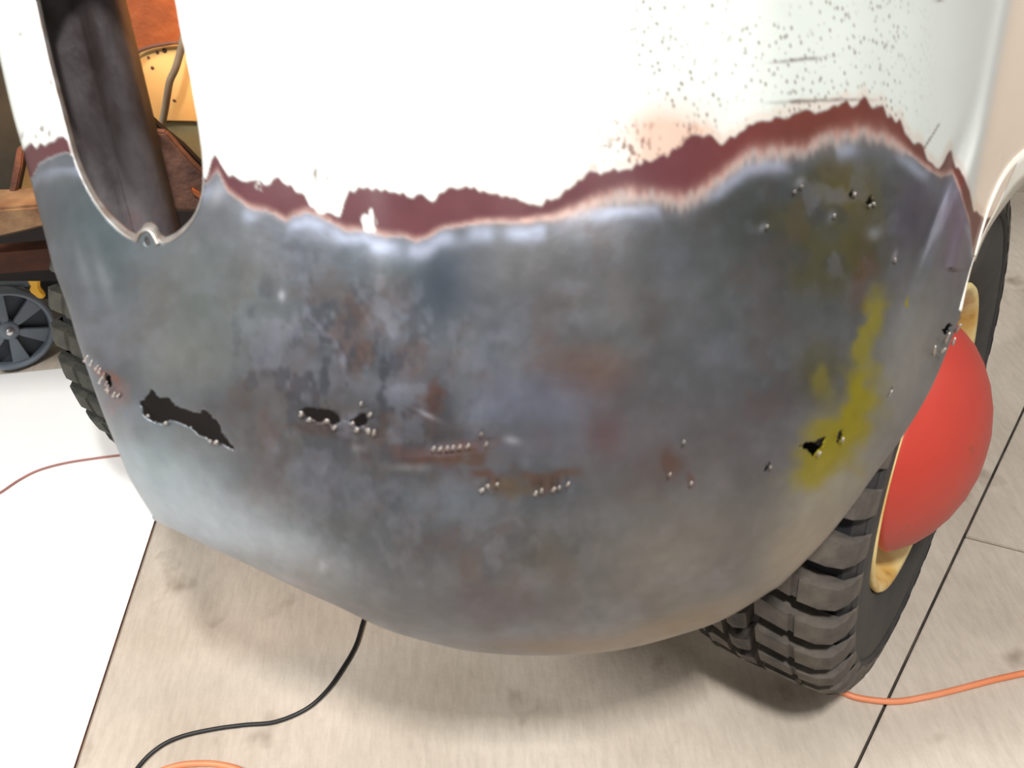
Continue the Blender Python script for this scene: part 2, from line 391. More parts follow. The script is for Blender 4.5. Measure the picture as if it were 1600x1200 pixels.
# ---- paint layers of the sheet (sheet colours, plus painted light falloff, reflections and highlights)
Ux = [-100, 37, 60, 80, 105, 200, 322, 326, 330, 335, 342, 350, 358, 380, 400, 420, 440, 460, 475, 485, 500, 530, 537, 545, 560, 590, 600, 640, 675, 700, 735, 770, 800, 830, 850, 880, 905, 920, 950, 985, 1015, 1050, 1080, 1092, 1130, 1160, 1180, 1215, 1260, 1300, 1340, 1352, 1362, 1380, 1388, 1405, 1415, 1440, 1455, 1468, 1480, 1487, 1494, 1506, 1515, 1522, 1700]
Uy = [232, 232, 224, 219, 215, 240, 272, 262, 244, 238, 244, 262, 276, 283, 286, 284, 282, 292, 304, 326, 333, 336, 318, 300, 291, 296, 298, 305, 312, 298, 293, 300, 308, 321, 318, 304, 286, 271, 267, 261, 248, 238, 214, 208, 224, 204, 190, 184, 174, 167, 160, 150, 166, 160, 178, 186, 204, 230, 252, 264, 246, 240, 262, 272, 292, 330, 420]
Dx = [-100, 45, 55, 62, 75, 90, 105, 200, 322, 340, 356, 390, 430, 447, 460, 480, 510, 540, 600, 650, 668, 690, 730, 780, 820, 870, 900, 940, 980, 1020, 1070, 1100, 1150, 1170, 1230, 1260, 1290, 1340, 1380, 1420, 1450, 1470, 1488, 1500, 1515, 1522, 1700]
Dy = [290, 285, 270, 256, 249, 244, 240, 260, 288, 268, 300, 324, 336, 344, 334, 330, 344, 358, 368, 376, 372, 358, 352, 349, 348, 340, 328, 315, 308, 312, 319, 303, 262, 247, 241, 239, 222, 213, 216, 240, 266, 278, 272, 300, 350, 420, 520]
X_, Y_ = GX, GY
jag = (vnoise(X_, Y_ * 0.15, 7, 40) - 0.5) * 9 + (vnoise(X_, Y_ * 0.2, 15, 41) - 0.5) * 12
lowj = (fbm(X_, Y_, 30, 42, 3) - 0.5) * 8
dU = Y_ + jag - np.interp(X_, Ux, Uy)
dD = Y_ + lowj - np.interp(X_, Dx, Dy)
def C(r, g_, b_): return np.array(s2l((r, g_, b_))[:3])
white = C(212, 216, 213)[None, None] * np.ones(X_.shape + (1,))
white = white * (1 - 0.05 * fbm(X_, Y_, 200, 50, 3))[..., None]
falloff = (sstep(760, 1120, X_) * (0.75 + .25 * fbm(X_, Y_, 90, 53, 3)))[..., None]; white = white * (1 - falloff) + C(183, 190, 186) * falloff  # right part painted greyer to imitate light falling off
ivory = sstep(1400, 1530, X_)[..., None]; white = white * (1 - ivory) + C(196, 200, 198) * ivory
ivory = sstep(-6, 10, X_ + Y_ * .19 - 1578)[..., None]; white = white * (1 - ivory) + C(222, 206, 190) * ivory
maroon = C(82, 45, 51)[None, None] * (0.88 + 0.24 * fbm(X_, Y_, 40, 51, 3))[..., None]
brick = sstep(980, 1300, X_)[..., None]; maroon = maroon * (1 - brick) + C(90, 42, 35) * (0.85 + 0.3 * fbm(X_, Y_, 30, 52, 3))[..., None] * brick
# bare ground steel; some soft blobs are painted reflections
nb = fbm(X_, Y_, 170, 60, 4); nc = fbm(X_, Y_ * 1.4, 70, 64, 4); nd = fbm(X_ * 1.2 + Y_ * .3, Y_, 26, 69, 3)
steel = C(116, 120, 126)[None, None] * np.ones(X_.shape + (1,))
def blend(base, col, k): return base * (1 - k[..., None]) + col * k[..., None]
steel = blend(steel, C(92, 98, 108), 0.85 * sstep(0.38, 0.72, nb))
steel = blend(steel, C(134, 138, 152), 0.6 * sstep(0.45, 0.80, nc))
steel = blend(steel, C(112, 98, 96), 0.5 * sstep(0.48, 0.80, fbm(X_, Y_, 85, 75, 4)))
steel = blend(steel, C(140, 144, 156), 0.25 * sstep(0.5, 0.85, nd))
def blob(cx, cy, rx, ry, a, col, k, seed=0, soft=0.25):
    global steel
    g_ = gauss(X_ + (fbm(X_, Y_, 50, 90 + seed, 3) - .5) * 60, Y_ + (fbm(X_, Y_, 50, 95 + seed, 3) - .5) * 60, cx, cy, rx, ry, a)
    steel = blend(steel, C(*col), k * sstep(soft - 0.2, soft + 0.6, g_))
def soft(cx, cy, rx, ry, a, col, k):
    global steel
    steel = blend(steel, C(*col), k * gauss(X_, Y_, cx, cy, rx, ry, a))
soft(690, 440, 50, 80, 0.1, (52, 66, 82), 0.8)
soft(160, 360, 70, 110, -0.2, (70, 92, 98), 0.6)
soft(600, 420, 70, 60, 0, (84, 98, 106), 0.5)
soft(330, 480, 110, 90, 0.3, (128, 138, 134), 0.5)
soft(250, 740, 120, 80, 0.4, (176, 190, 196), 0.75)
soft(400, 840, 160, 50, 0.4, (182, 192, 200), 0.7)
soft(290, 560, 60, 50, 0.2, (150, 152, 146), 0.5)
soft(1180, 330, 120, 90, 0, (62, 70, 68), 0.7)
soft(1280, 400, 150, 120, 0.2, (70, 72, 62), 0.6)
soft(830, 420, 80, 90, 0, (100, 96, 96), 0.5)
soft(920, 590, 70, 40, 0, (128, 98, 88), 0.7)
soft(870, 640, 60, 50, 0, (134, 138, 160), 0.6)
soft(790, 620, 50, 45, 0, (128, 134, 158), 0.5)
soft(950, 680, 40, 40, 0, (126, 88, 90), 0.6)
soft(1030, 670, 50, 30, -0.4, (150, 152, 166), 0.5)
soft(1120, 700, 150, 100, 0, (118, 108, 112), 0.5)
soft(700, 780, 60, 30, 0, (138, 150, 166), 0.6)
soft(540, 820, 50, 35, 0, (84, 86, 82), 0.6)
soft(860, 870, 60, 45, 0, (92, 90, 82), 0.6)
soft(760, 950, 130, 30, 0, (96, 92, 104), 0.6)
soft(1060, 860, 160, 90, -0.4, (146, 140, 132), 0.6)
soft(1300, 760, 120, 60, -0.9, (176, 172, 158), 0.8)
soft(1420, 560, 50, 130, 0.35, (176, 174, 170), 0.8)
soft(1500, 340, 26, 90, 0.15, (150, 128, 150), 0.8)
soft(1430, 330, 30, 70, 0.2, (98, 86, 108), 0.7)
for k, (cx, cy, rx, ry, a, k_) in enumerate([(1300, 280, 60, 45, 0.2, .55), (1300, 420, 70, 60, .3, .45), (1350, 350, 40, 80, .2, .4), (1240, 350, 50, 30, .3, .4), (1290, 580, 45, 60, 0.3, .45)]):
    blob(cx, cy, rx, ry, a, (104, 96, 34), k_, k)
for k, (cx, cy, rx, ry, a, k_) in enumerate([(1365, 530, 16, 75, 0.22, .75), (1345, 635, 30, 60, 0.35, .95), (1300, 680, 48, 40, -0.5, .8), (1268, 735, 30, 42, 0.5, .9), (1330, 690, 30, 50, 0.3, .8), (1419, 468, 4, 16, -0.4, 1.0), (1290, 600, 22, 30, 0, .4)]):
    blob(cx, cy, rx, ry, a, (172, 160, 28), k_, 10 + k)
for k, (cx, cy, rx, ry, a, col, k_) in enumerate([(1060, 980, 160, 26, -.3, (150, 132, 110), .8), (860, 1010, 120, 14, 0, (140, 120, 100), .7), (1250, 860, 90, 40, -.8, (168, 156, 138), .7), (700, 712, 110, 34, -.1, (100, 88, 88), .5), (560, 660, 90, 40, 0, (100, 90, 92), .4), (1000, 480, 160, 70, 0, (98, 96, 94), .5), (1330, 300, 40, 40, 0, (120, 106, 62), .6)]):  # tan entries along the lower right paint in the floor's reflection
    soft(cx, cy, rx, ry, a, col, k_)
# rust around the perforations
for k, (cx, cy, rx, ry, a, col, k_) in enumerate([(515, 662, 60, 16, 0.1, (104, 80, 66), .6), (660, 620, 22, 24, 0, (104, 74, 66), .8), (640, 560, 20, 30, .5, (106, 84, 78), .5), (690, 705, 90, 16, -.05, (112, 86, 84), .8),
                                                  (700, 716, 80, 7, -.05, (112, 84, 66), .7), (765, 752, 34, 16, -.1, (112, 82, 70), .8), (850, 752, 60, 18, -.1, (112, 86, 70), .75), (800, 768, 50, 16, 0, (116, 98, 74), .6), (1050, 735, 24, 24, .5, (118, 88, 78), .7), (1075, 755, 10, 14, 0, (126, 84, 78), .6),
                                                  (176, 595, 10, 28, -.5, (150, 96, 80), .8), (180, 620, 20, 30, -.4, (140, 118, 116), .6), (900, 560, 90, 36, .1, (118, 98, 88), .45), (540, 520, 30, 30, 0, (108, 92, 90), .6), (1350, 430, 18, 50, .2, (120, 84, 64), .5), (540, 560, 16, 18, 0, (96, 82, 84), .6), (420, 560, 16, 40, .1, (92, 92, 100), .6)]):
    blob(cx, cy, rx, ry, a, col, k_, 20 + k)
for (cx, cy, r1, r2, a, k_) in [(440, 462, 5, 8, 0, 1), (520, 492, 4, 7, 0, .7), (665, 647, 22, 4, .45, .9), (800, 688, 12, 6, .2, .8), (920, 335, 40, 12, 0, .6), (505, 885, 7, 10, 0, .8), (340, 300, 12, 20, .4, .9), (450, 905, 60, 8, .4, .5), (480, 620, 6, 10, 0, .6), (640, 730, 30, 6, 0, .4), (1250, 285, 6, 9, .6, .6), (1192, 355, 5, 8, .6, .5), (1300, 338, 5, 9, .4, .6), (1365, 365, 10, 10, 0, .5), (1398, 400, 3, 9, .3, .7), (560, 700, 10, 6, 0, .6), (130, 420, 10, 40, -.3, .3), (160, 430, 10, 50, -.3, .3)]:
    soft(cx, cy, r1, r2, a, (196, 200, 212), k_ * .75)  # pale scrape spots, plus painted highlight streaks on the left strip
mott = np.clip(gauss(X_, Y_, 540, 580, 180, 150, .2) + .5 * gauss(X_, Y_, 1300, 340, 130, 120, 0) + .35 * gauss(X_, Y_, 700, 860, 300, 90, 0), 0, 1)
fm = fbm(X_ * 1.3, Y_ * .8, 30, 200, 4); fm2 = fbm(X_ * 1.2, Y_ * .9, 46, 210, 4)
steel = blend(steel, C(70, 72, 82), 0.75 * mott * sstep(.50, .66, fm))
steel = blend(steel, C(152, 156, 172), 0.6 * mott * sstep(.54, .70, fm2))
steel = blend(steel, C(112, 88, 76), 0.55 * mott * sstep(.55, .70, fbm(X_, Y_ * .8, 52, 220, 4)))
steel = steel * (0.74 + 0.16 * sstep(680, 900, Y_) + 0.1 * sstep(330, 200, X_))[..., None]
# feathered edge just under the primer: pale blue-grey, then a thin sanded fringe
edge_blue = np.exp(-((dD - 16) / 14.0) ** 2) * (0.1 + 0.75 * sstep(0.4, 0.65, fbm(X_, Y_, 60, 130, 2)))
steel = blend(steel, C(158, 166, 186), np.clip(edge_blue, 0, 0.85))
fadew = 2.5 + 13 * sstep(820, 1000, X_) * (1 - sstep(1380, 1440, X_)); streak = (vnoise(X_, Y_ * .12, 5, 171) - .5) * fadew
m_bare = sstep(-fadew, fadew, dD + streak)
m_mar = sstep(-3.0, 3.5, dU) * (1 - m_bare)
# white scrape marks left inside the primer, primer ghosts above it
scr = gauss(X_ + (vnoise(X_, Y_ * .3, 5, 143) - .5) * 14, Y_ + (vnoise(X_, Y_ * .2, 5, 144) - .5) * 22, 577, 345, 13, 20, 0) + 0.9 * gauss(X_, Y_, 520, 312, 18, 24, .5) * sstep(.45, .55, vnoise(X_, Y_ * .3, 6, 140)) + 0.6 * gauss(X_, Y_, 405, 290, 12, 14, 0) * sstep(.45, .6, vnoise(X_, Y_ * .3, 4, 141))
m_mar = m_mar * (1 - sstep(0.35, 0.6, scr + 0.15 * (vnoise(X_, Y_ * .3, 5, 142) - .5)))
fringe = np.exp(-((dD + 2) / (4.0 + 0.7 * fadew)) ** 2) * (1 - 0.45 * sstep(820, 1000, X_))
ghost = gauss(X_, Y_, 1040, 215, 70, 45, .2) * (1 - sstep(-2, 3, dU)) + 0.35 * np.exp(-((dU + 8) / 9.0) ** 2) * sstep(650, 760, X_)
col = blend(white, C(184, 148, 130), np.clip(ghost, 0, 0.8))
strk = ((vnoise(X_, Y_ * .35, 4, 150) > 0.70) & (vnoise(X_, Y_, 40, 151) > 0.25)) * np.clip(gauss(X_, Y_, 1010, 235, 70, 32, -.2) * 1.4, 0, 1) * (dU < 0)
col = blend(col, C(96, 66, 58), np.clip(strk, 0, .8))
# scratches and chips in the white
for (cx, cy, r1, r2, a, k_) in [(1262, 158, 46, 2.6, -.04, .9), (1330, 156, 30, 2, 0, .5), (1250, 93, 40, 2.5, -.1, .6), (492, 268, 3, 7, .2, 1), (494, 280, 2.5, 10, 0, .8), (512, 278, 3, 4, 0, .6), (66, 201, 3, 5, 0, .8), (34, 212, 2, 6, .3, .6), (56, 214, 2, 4, 0, .5), (77, 208, 2, 7, 0, .7), (543, 274, 3, 4, 0, .6), (1467, 1, 7, 2, 0, .7), (32, 53, 2, 4, 0, .6), (82, 128, 4, 6, 0, .7)]:
    jit = (vnoise(X_ * .3, Y_, 3, 160) - .5) * 2
    col = blend(col, C(96, 84, 80), np.clip(1.6 * k_ * gauss(X_, Y_ + jit, cx, cy, r1, r2, a) * (0.4 + vnoise(X_, Y_, 7, 161)), 0, .85))
tt = np.clip(((X_ - 1442) * 26 + (Y_ - 235) * -42) / (26 ** 2 + 42 ** 2), 0, 1); dl = np.hypot(X_ - 1442 - 26 * tt, Y_ - 235 + 42 * tt)
col = blend(col, C(120, 116, 112), 0.8 * (dl < 1.8))
col = blend(col, np.broadcast_to(maroon, col.shape), m_mar)
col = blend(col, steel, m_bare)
col = blend(col, C(196, 164, 154), np.clip(fringe * (0.45 + 0.4 * sstep(700, 900, X_)) * (m_bare * 0.6 + m_mar * 0.8 + .2) * sstep(310, 360, X_) * (0.5 + 0.7 * vnoise(X_, Y_ * .3, 6, 170)), 0, .9))
metalmask = m_bare * 0.85
rough_v = 0.24 + 0.12 * m_bare + 0.12 * fbm(X_, Y_, 60, 180, 3)

# rows that curl back inside behind the bottom rim, and behind the wheel-arch rim
def build_fender():
    rows = [P3.reshape(-1, 3)]
    nverts = NU * NV
    idx = np.arange(nverts).reshape(NV, NU)
    a = idx[:-1, :-1][keep]; b = idx[:-1, 1:][keep]; c = idx[1:, 1:][keep]; d_ = idx[1:, :-1][keep]
    faces = np.stack([a, d_, c, b], -1)
    # rim roll at the bottom
    bot = P3[-1]; rd = bot - CAM; rd /= np.linalg.norm(rd, axis=1)[:, None]
    ex = []; prev = idx[-1]; fl_ = [faces]
    for k, (f_, z_) in enumerate([(0.006, -0.0005), (0.014, 0.002), (0.020, 0.007)]):
        q = bot + rd * f_ + np.array([0, 0, z_]); ids = nverts + k * NU + np.arange(NU); ex.append(q)
        fl_.append(np.stack([prev[:-1], ids[:-1], ids[1:], prev[1:]], -1)); prev = ids
    verts = np.concatenate(rows + ex); faces = np.concatenate(fl_)
    usedv = np.zeros(len(verts), bool); usedv[faces.ravel()] = True
    remap = np.cumsum(usedv) - 1; faces = remap[faces]; 
    colr = np.concatenate([np.concatenate([col, metalmask[..., None]], -1).reshape(-1, 4)] + [np.concatenate([col[-1], metalmask[-1][:, None]], -1)] * 3)[usedv]
    rv = np.concatenate([rough_v.reshape(-1)] + [rough_v[-1]] * 3)[usedv]
    spk = np.concatenate([(sstep(760, 1020, X_) * (1 - sstep(1380, 1480, X_)) * (1 - m_bare) * (1 - m_mar)).reshape(-1)] + [np.zeros(NU)] * 3)[usedv]
    verts = verts[usedv]
    me = bpy.data.meshes.new('front_fender')
    me.vertices.add(len(verts)); me.vertices.foreach_set('co', verts.ravel().astype('f'))
    nf = len(faces); me.loops.add(nf * 4); me.loops.foreach_set('vertex_index', faces.ravel().astype('i'))
    me.polygons.add(nf); me.polygons.foreach_set('loop_start', np.arange(0, nf * 4, 4, dtype='i'))
    me.update(calc_edges=True); me.validate()
    at = me.attributes.new('paint', 'FLOAT_COLOR', 'POINT'); at.data.foreach_set('color', np.clip(colr, 0, 1).ravel().astype('f'))
    at = me.attributes.new('gloss', 'FLOAT', 'POINT'); at.data.foreach_set('value', rv.astype('f'))
    at = me.attributes.new('speck', 'FLOAT', 'POINT'); at.data.foreach_set('value', spk.astype('f'))
    return me
fme = build_fender()

def fender_mat():
    m = bpy.data.materials.new('fender_paint_and_bare_steel'); m.use_nodes = True
    nt = m.node_tree; N = nt.nodes; L = nt.links; b = N['Principled BSDF']
    a = N.new('ShaderNodeAttribute'); a.attribute_name = 'paint'
    g_ = N.new('ShaderNodeAttribute'); g_.attribute_name = 'gloss'
    s_ = N.new('ShaderNodeAttribute'); s_.attribute_name = 'speck'
    tc = N.new('ShaderNodeTexCoord')
    # rust pin-points coming through the white
    mp = N.new('ShaderNodeMapping'); mp.inputs['Scale'].default_value = (230, 230, 120); L.new(tc.outputs['Object'], mp.inputs[0])
    vo = N.new('ShaderNodeTexVoronoi'); vo.inputs['Scale'].default_value = 1.0; L.new(mp.outputs[0], vo.inputs['Vector'])
    r = N.new('ShaderNodeMapRange'); r.inputs['From Min'].default_value = 0.16; r.inputs['From Max'].default_value = 0.34; r.inputs['To Min'].default_value = 1; r.inputs['To Max'].default_value = 0
    L.new(vo.outputs['Distance'], r.inputs[0])
    n0 = N.new('ShaderNodeTexNoise'); n0.inputs['Scale'].default_value = 30; L.new(tc.outputs['Object'], n0.inputs['Vector'])
    r0 = N.new('ShaderNodeMapRange'); r0.inputs['From Min'].default_value = 0.32; r0.inputs['From Max'].default_value = 0.52; L.new(n0.outputs['Fac'], r0.inputs[0])
    m1 = N.new('ShaderNodeMath'); m1.operation = 'MULTIPLY'; L.new(r.outputs[0], m1.inputs[0]); L.new(s_.outputs['Fac'], m1.inputs[1])
    m2 = N.new('ShaderNodeMath'); m2.operation = 'MULTIPLY'; L.new(m1.outputs[0], m2.inputs[0]); L.new(r0.outputs[0], m2.inputs[1])
    m3 = N.new('ShaderNodeMath'); m3.operation = 'MULTIPLY'; m3.inputs[1].default_value = 0.85; L.new(m2.outputs[0], m3.inputs[0])
    mx = N.new('ShaderNodeMix'); mx.data_type = 'RGBA'; L.new(m3.outputs[0], mx.inputs[0]); L.new(a.outputs['Color'], mx.inputs[6]); mx.inputs[7].default_value = s2l((104, 88, 82))
    # grinder haze on the steel
    n = N.new('ShaderNodeTexNoise'); n.inputs['Scale'].default_value = 55; n.inputs['Detail'].default_value = 8; L.new(tc.outputs['Object'], n.inputs['Vector'])
    r2 = N.new('ShaderNodeMapRange'); r2.inputs['To Min'].default_value = 0.78; r2.inputs['To Max'].default_value = 1.22; L.new(n.outputs['Fac'], r2.inputs[0])
    mm = N.new('ShaderNodeMix'); mm.data_type = 'RGBA'; mm.blend_type = 'MULTIPLY'; L.new(a.outputs['Alpha'], mm.inputs[0]); L.new(mx.outputs[2], mm.inputs[6])
    cb = N.new('ShaderNodeCombineColor'); 
    for i in range(3): L.new(r2.outputs[0], cb.inputs[i])
    L.new(cb.outputs[0], mm.inputs[7]); L.new(mm.outputs[2], b.inputs['Base Color'])
    ml = N.new('ShaderNodeMath'); ml.operation = 'MULTIPLY'; ml.inputs[1].default_value = 0.75; L.new(a.outputs['Alpha'], ml.inputs[0]); L.new(ml.outputs[0], b.inputs['Metallic'])
    L.new(g_.outputs['Fac'], b.inputs['Roughness'])
    bp = N.new('ShaderNodeBump'); bp.inputs['Distance'].default_value = 0.0012
    bs = N.new('ShaderNodeMath'); bs.operation = 'MULTIPLY'; bs.inputs[1].default_value = 0.35; L.new(a.outputs['Alpha'], bs.inputs[0]); L.new(bs.outputs[0], bp.inputs['Strength'])
    L.new(n.outputs['Fac'], bp.inputs['Height']); L.new(bp.outputs[0], b.inputs['Normal'])
    return m
M_FENDER = fender_mat()
fme.materials.append(M_FENDER); fme.shade_smooth()
fender = bpy.data.objects.new('front_fender', fme); COL.objects.link(fender); adopt(fender)
tag(fender, 'white fender ground to bare steel below a ragged maroon primer line')
# check which side the sheet faces: thickness must grow away from the viewer
nrm = np.cross(P3[200, 301] - P3[200, 300], P3[201, 300] - P3[200, 300]); toward = nrm @ (CAM - P3[200, 300])
so = fender.modifiers.new('sheet', 'SOLIDIFY'); so.thickness = 0.0014; so.offset = -1.0
fn = fme.polygons[len(fme.polygons) // 2]; fc = fn.center; 
if fn.normal.dot(Vector(CAM) - fc) < 0: fme.flip_normals()

def sheet_pt(x, y, back=0.0):
    Y = float(surfY(np.array(x), np.array(y))); return Vector(at_y(x, y, Y + back))
# flange pressed inwards round the headlight opening, and round the arch
def flange(name, pts2, depth, m, closed=True, label=None):
    verts = []; faces = []; n = len(pts2); K = 5
    c2 = np.mean(pts2, axis=0)
    for x, y in pts2:
        p = sheet_pt(x, y)
        for k in range(K):
            t = k / (K - 1); verts.append(p + Vector((0, depth * t, 0.0)) )
    for i in range(n if closed else n - 1):
        j = (i + 1) % n
        for k in range(K - 1): faces.append((i * K + k, j * K + k, j * K + k + 1, i * K + k + 1))
    o = mesh_obj(name, verts, faces, m, None, True); s = o.modifiers.new('t', 'SOLIDIFY'); s.thickness = 0.0015; s.offset = 0
    o.parent = fender
    if label: tag(o, label)
    return o
flange('headlight_opening_flange', HEAD[::2], 0.010, M_SHEET)
# rolled bead inside the arch rim
arc = [tuple(q) for q in Rc[40::8]]
av = []
for x, y in arc:
    p = at_y(x, y, float(surfY(np.array(x), np.array(y)))); av.append(p + np.array([0.0, 0.007, 0.0]))
tb = tube('wheel_arch_lip', av, 0.0045, M_LIP, None, 10, 2); tb.parent = fender
pb_ = prism('tear_backing_plate', [at_y(x, y, float(surfY(x, y)) + .03) for x, y in [(1400, 470), (1484, 470), (1487, 500), (1478, 540), (1440, 590), (1400, 600)]], (0, .004, 0), M_DARK, fender)  # dark plate added behind the tear so the hole looks black
fv = []; Lq = catmull([(1650, 195), (1600, 232), (1572, 262), (1550, 305), (1535, 350), (1522, 398)], 6); Rq = catmull([(1668, 240), (1600, 284), (1567, 323), (1546, 353), (1532, 380), (1521, 408)], 6)
for a_, b_ in zip(Lq, Rq):
    Y0 = float(surfY(a_[0], a_[1]))
    for t in (0, .33, .66, 1):
        q = a_ * (1 - t) + b_ * t; fv.append(Vector(at_y(q[0], q[1], Y0 - 0.001 + 0.012 * t)))
o = mesh_obj('wheel_arch_flange', fv, [(4 * i + k, 4 * i + k + 1, 4 * i + k + 5, 4 * i + k + 4) for i in range(len(Lq) - 1) for k in range(3)], M_LIP, None, True)
sm = o.modifiers.new('t', 'SOLIDIFY'); sm.thickness = 0.0015; o.parent = fender
# small curled burrs where the steel is torn
def burr(x, y, w_, h_, ang, m=M_SHEET):
    w_ *= 1.1; h_ *= .72; ang += rnd.uniform(-.2, .2)
    p = sheet_pt(x, y, -0.001); Y0 = float(surfY(np.array(x), np.array(y)))
    c, s = math.cos(ang), math.sin(ang); verts = []; K = 4
    for k in range(K):
        t = k / (K - 1); ww = w_ * (1 - 0.7 * t)
        for sgn in (-1, 1):
            qx = x + c * (sgn * ww / 2) + s * h_ * t; qy = y + s * (sgn * ww / 2) - c * h_ * t
            verts.append(Vector(at_y(qx, qy, Y0 - 0.001 - 0.004 * math.sin(t * 2.0))))
    faces = [(2 * k, 2 * k + 1, 2 * k + 3, 2 * k + 2) for k in range(K - 1)]
    o = mesh_obj('torn_burr', verts, faces, m, None, True); sm = o.modifiers.new('t', 'SOLIDIFY'); sm.thickness = 0.001; o.parent = fender
for (x, y, w_, h_, a) in [(258, 664, 8, 7, .3), (337, 695, 9, 9, .2), (327, 692, 7, 7, .6), (230, 652, 6, 6, .4),
                          (472, 652, 9, 12, -.3), (482, 660, 8, 10, .2), (510, 662, 11, 9, .5), (520, 672, 6, 11, .7), (550, 665, 8, 8, .2), (556, 676, 8, 10, .5), (572, 676, 12, 11, .9), (585, 682, 7, 14, .1), (576, 652, 6, 11, .6), (564, 636, 5, 10, .2),
                          (675, 706, 5, 12, .5), (684, 707, 5, 14, .6), (698, 706, 6, 12, .4), (706, 705, 6, 12, .5), (717, 704, 6, 12, .4), (728, 702, 6, 13, .5), (750, 683, 5, 10, .4), (758, 700, 5, 13, .5),
                          (749, 769, 6, 12, .9), (760, 763, 7, 9, .9), (775, 760, 5, 8, .6), (835, 776, 5, 12, .6), (845, 772, 5, 12, .5), (862, 770, 6, 14, .5), (872, 766, 5, 10, .6), (885, 761, 5, 12, .7), (1044, 745, 5, 10, .6), (1078, 759, 5, 10, .5), (1068, 694, 4, 8, .4),
                          (1276, 713, 5, 14, .7), (1315, 692, 5, 12, .4), (1202, 734, 4, 9, .6), (1365, 323, 5, 9, .4), (1356, 324, 4, 9, .8), (1333, 309, 5, 13, .5), (1250, 295, 4, 10, .5), (1240, 303, 4, 8, .4), (1302, 342, 4, 12, .5), (1398, 412, 4, 12, .3), (1197, 358, 4, 10, .6),
                          (131, 566, 5, 16, .7), (140, 572, 4, 14, .6), (154, 584, 5, 12, .4), (160, 592, 5, 12, .3), (165, 603, 4, 10, .5), (166, 611, 6, 9, .4), (170, 616, 6, 9, -.2), (176, 621, 5, 12, .5), (182, 621, 5, 10, .6), (155, 600, 5, 12, .3), (148, 578, 5, 12, .8),
                          (1476, 536, 6, 26, .55), (1492, 520, 5, 24, .6), (1458, 556, 6, 22, .5), (1468, 552, 6, 20, .8), (1488, 540, 5, 18, .6)]:
    burr(x, y, w_, h_, a)
# small ring tab at the bottom of the headlight opening
ring = [at_y(x, y, float(surfY(np.array(x), np.array(y))) - 0.001) for x, y in [(212, 377), (217, 366), (224, 360), (230, 359), (238, 364), (243, 373), (247, 382)]]
t_ = tube('headlight_mounting_tab', ring, 0.0016, M_SHEET, None, 8, 5); t_.parent = fender

# ---- structure seen through the headlight opening and beside the fender
def box_between(name, a0, a1, width, depth, m, parent=None, bevel=0.006, wdir=(1, 0, 0)):
    a0 = Vector(a0); a1 = Vector(a1); ax = (a1 - a0); wv_ = Vector(wdir); wv_ = (wv_ - ax.normalized() * wv_.dot(ax.normalized())).normalized(); dv = ax.normalized().cross(wv_)
    if dv.y < 0: dv = -dv
    h = wv_ * width / 2
    o = prism(name, [a0 - h, a0 + h, a1 + h, a1 - h], dv * depth, m, None, bevel); adopt(o)
    return o
# pressed steel pillar: rounded channel
def pillar():
    verts = []; faces = []; prof = [(-.060, .030), (-.058, .008), (-.045, -.002), (-.018, -.006), (0.0, -.002), (.008, .004), (.018, .002), (.030, -.003), (.043, -.001), (.050, .010), (.052, .040)]
    top = Vector(at_y(83, -60, 0.86)); bot = Vector(at_y(216, 430, 0.80)); n = 26
    for i in range(n + 1):
        c = top.lerp(bot, i / n); c += Vector((0.0, 0.0, 0))
        for x, y in prof: verts.append(c + Vector((x * (0.76 if x > 0 else 1.0), y, 0)))
    K = len(prof)
    for i in range(n):
        for k in range(K - 1): faces.append((i * K + k, i * K + k + 1, (i + 1) * K + k + 1, (i + 1) * K + k))
    o = mesh_obj('radiator_support_pillar', verts, faces, M_FRAME, None, True); s = o.modifiers.new('t', 'SOLIDIFY'); s.thickness = 0.004
    adopt(o); tag(o, 'grimy grey-purple steel pillar inside headlight opening')
pillar()
def pxpoly(name, pts, Y, dep, m, label=None, bevel=0.002, Ys=None):
    P = [V(x, y, (Ys[i] if Ys else Y)) for i, (x, y) in enumerate(pts)]
    o = prism(name, P, (0, dep, 0), m, None, bevel); adopt(o)
    if label: tag(o, label)
    return o
pxpoly('radiator_side_strip', [(150, -60), (176, -60), (181, 0), (203, 108), (191, 113), (180, 75), (160, 0)], 0.90, 0.02, M_MAROON, 'dark maroon vertical strip beside the pillar')
pxpoly('inner_wheelhouse_panel', [(150, 120), (196, 98), (204, 90), (214, 82), (226, 76), (240, 72), (256, 69), (275, 68), (300, 69), (360, 74), (380, 190), (330, 192), (262, 190), (200, 200)], 1.035, 0.006, M_ICREAM, 'cream painted wheelhouse panel with rust chips')
pxpoly('wheelhouse_lower_panel', [(225, 190), (380, 186), (400, 330), (230, 330)], 1.042, 0.006, mat('greenish_cream_paint', (150, 136, 96), (128, 112, 74), 20, 0.7), None)
pxpoly('wheelhouse_top_panel', [(150, 130), (150, -120), (380, -120), (380, 90), (300, 86), (240, 88)], 1.05, 0.006, M_RUSTP, 'orange-brown rusty upper panel')
rl = [at_y(x, y, 1.030) for x, y in [(188, 108), (200, 95), (214, 82), (226, 76), (245, 71), (275, 67), (305, 69)]]
adopt(tube('panel_rust_bead', rl, 0.0022, M_RUSTD, None, 8, 5))
adopt(tube('brake_line', [at_y(x, y, 1.00) for x, y in [(288, 50), (284, 72), (275, 105), (266, 125), (262, 145), (258, 170), (251, 205)]], 0.0042, M_ROD, None, 10, 6))
pxpoly('diagonal_brace', [(196, 152), (206, 158), (250, 200), (285, 228), (318, 262), (318, 285), (290, 285), (218, 225)], 0.955, 0.012, M_DARK, 'dark diagonal brace')
pxpoly('rusty_bracket', [(222, 214), (232, 206), (258, 208), (300, 256), (345, 300), (345, 430), (255, 430), (244, 330)], 0.94, 0.012, M_RUSTD, 'brown rusty bracket plate')
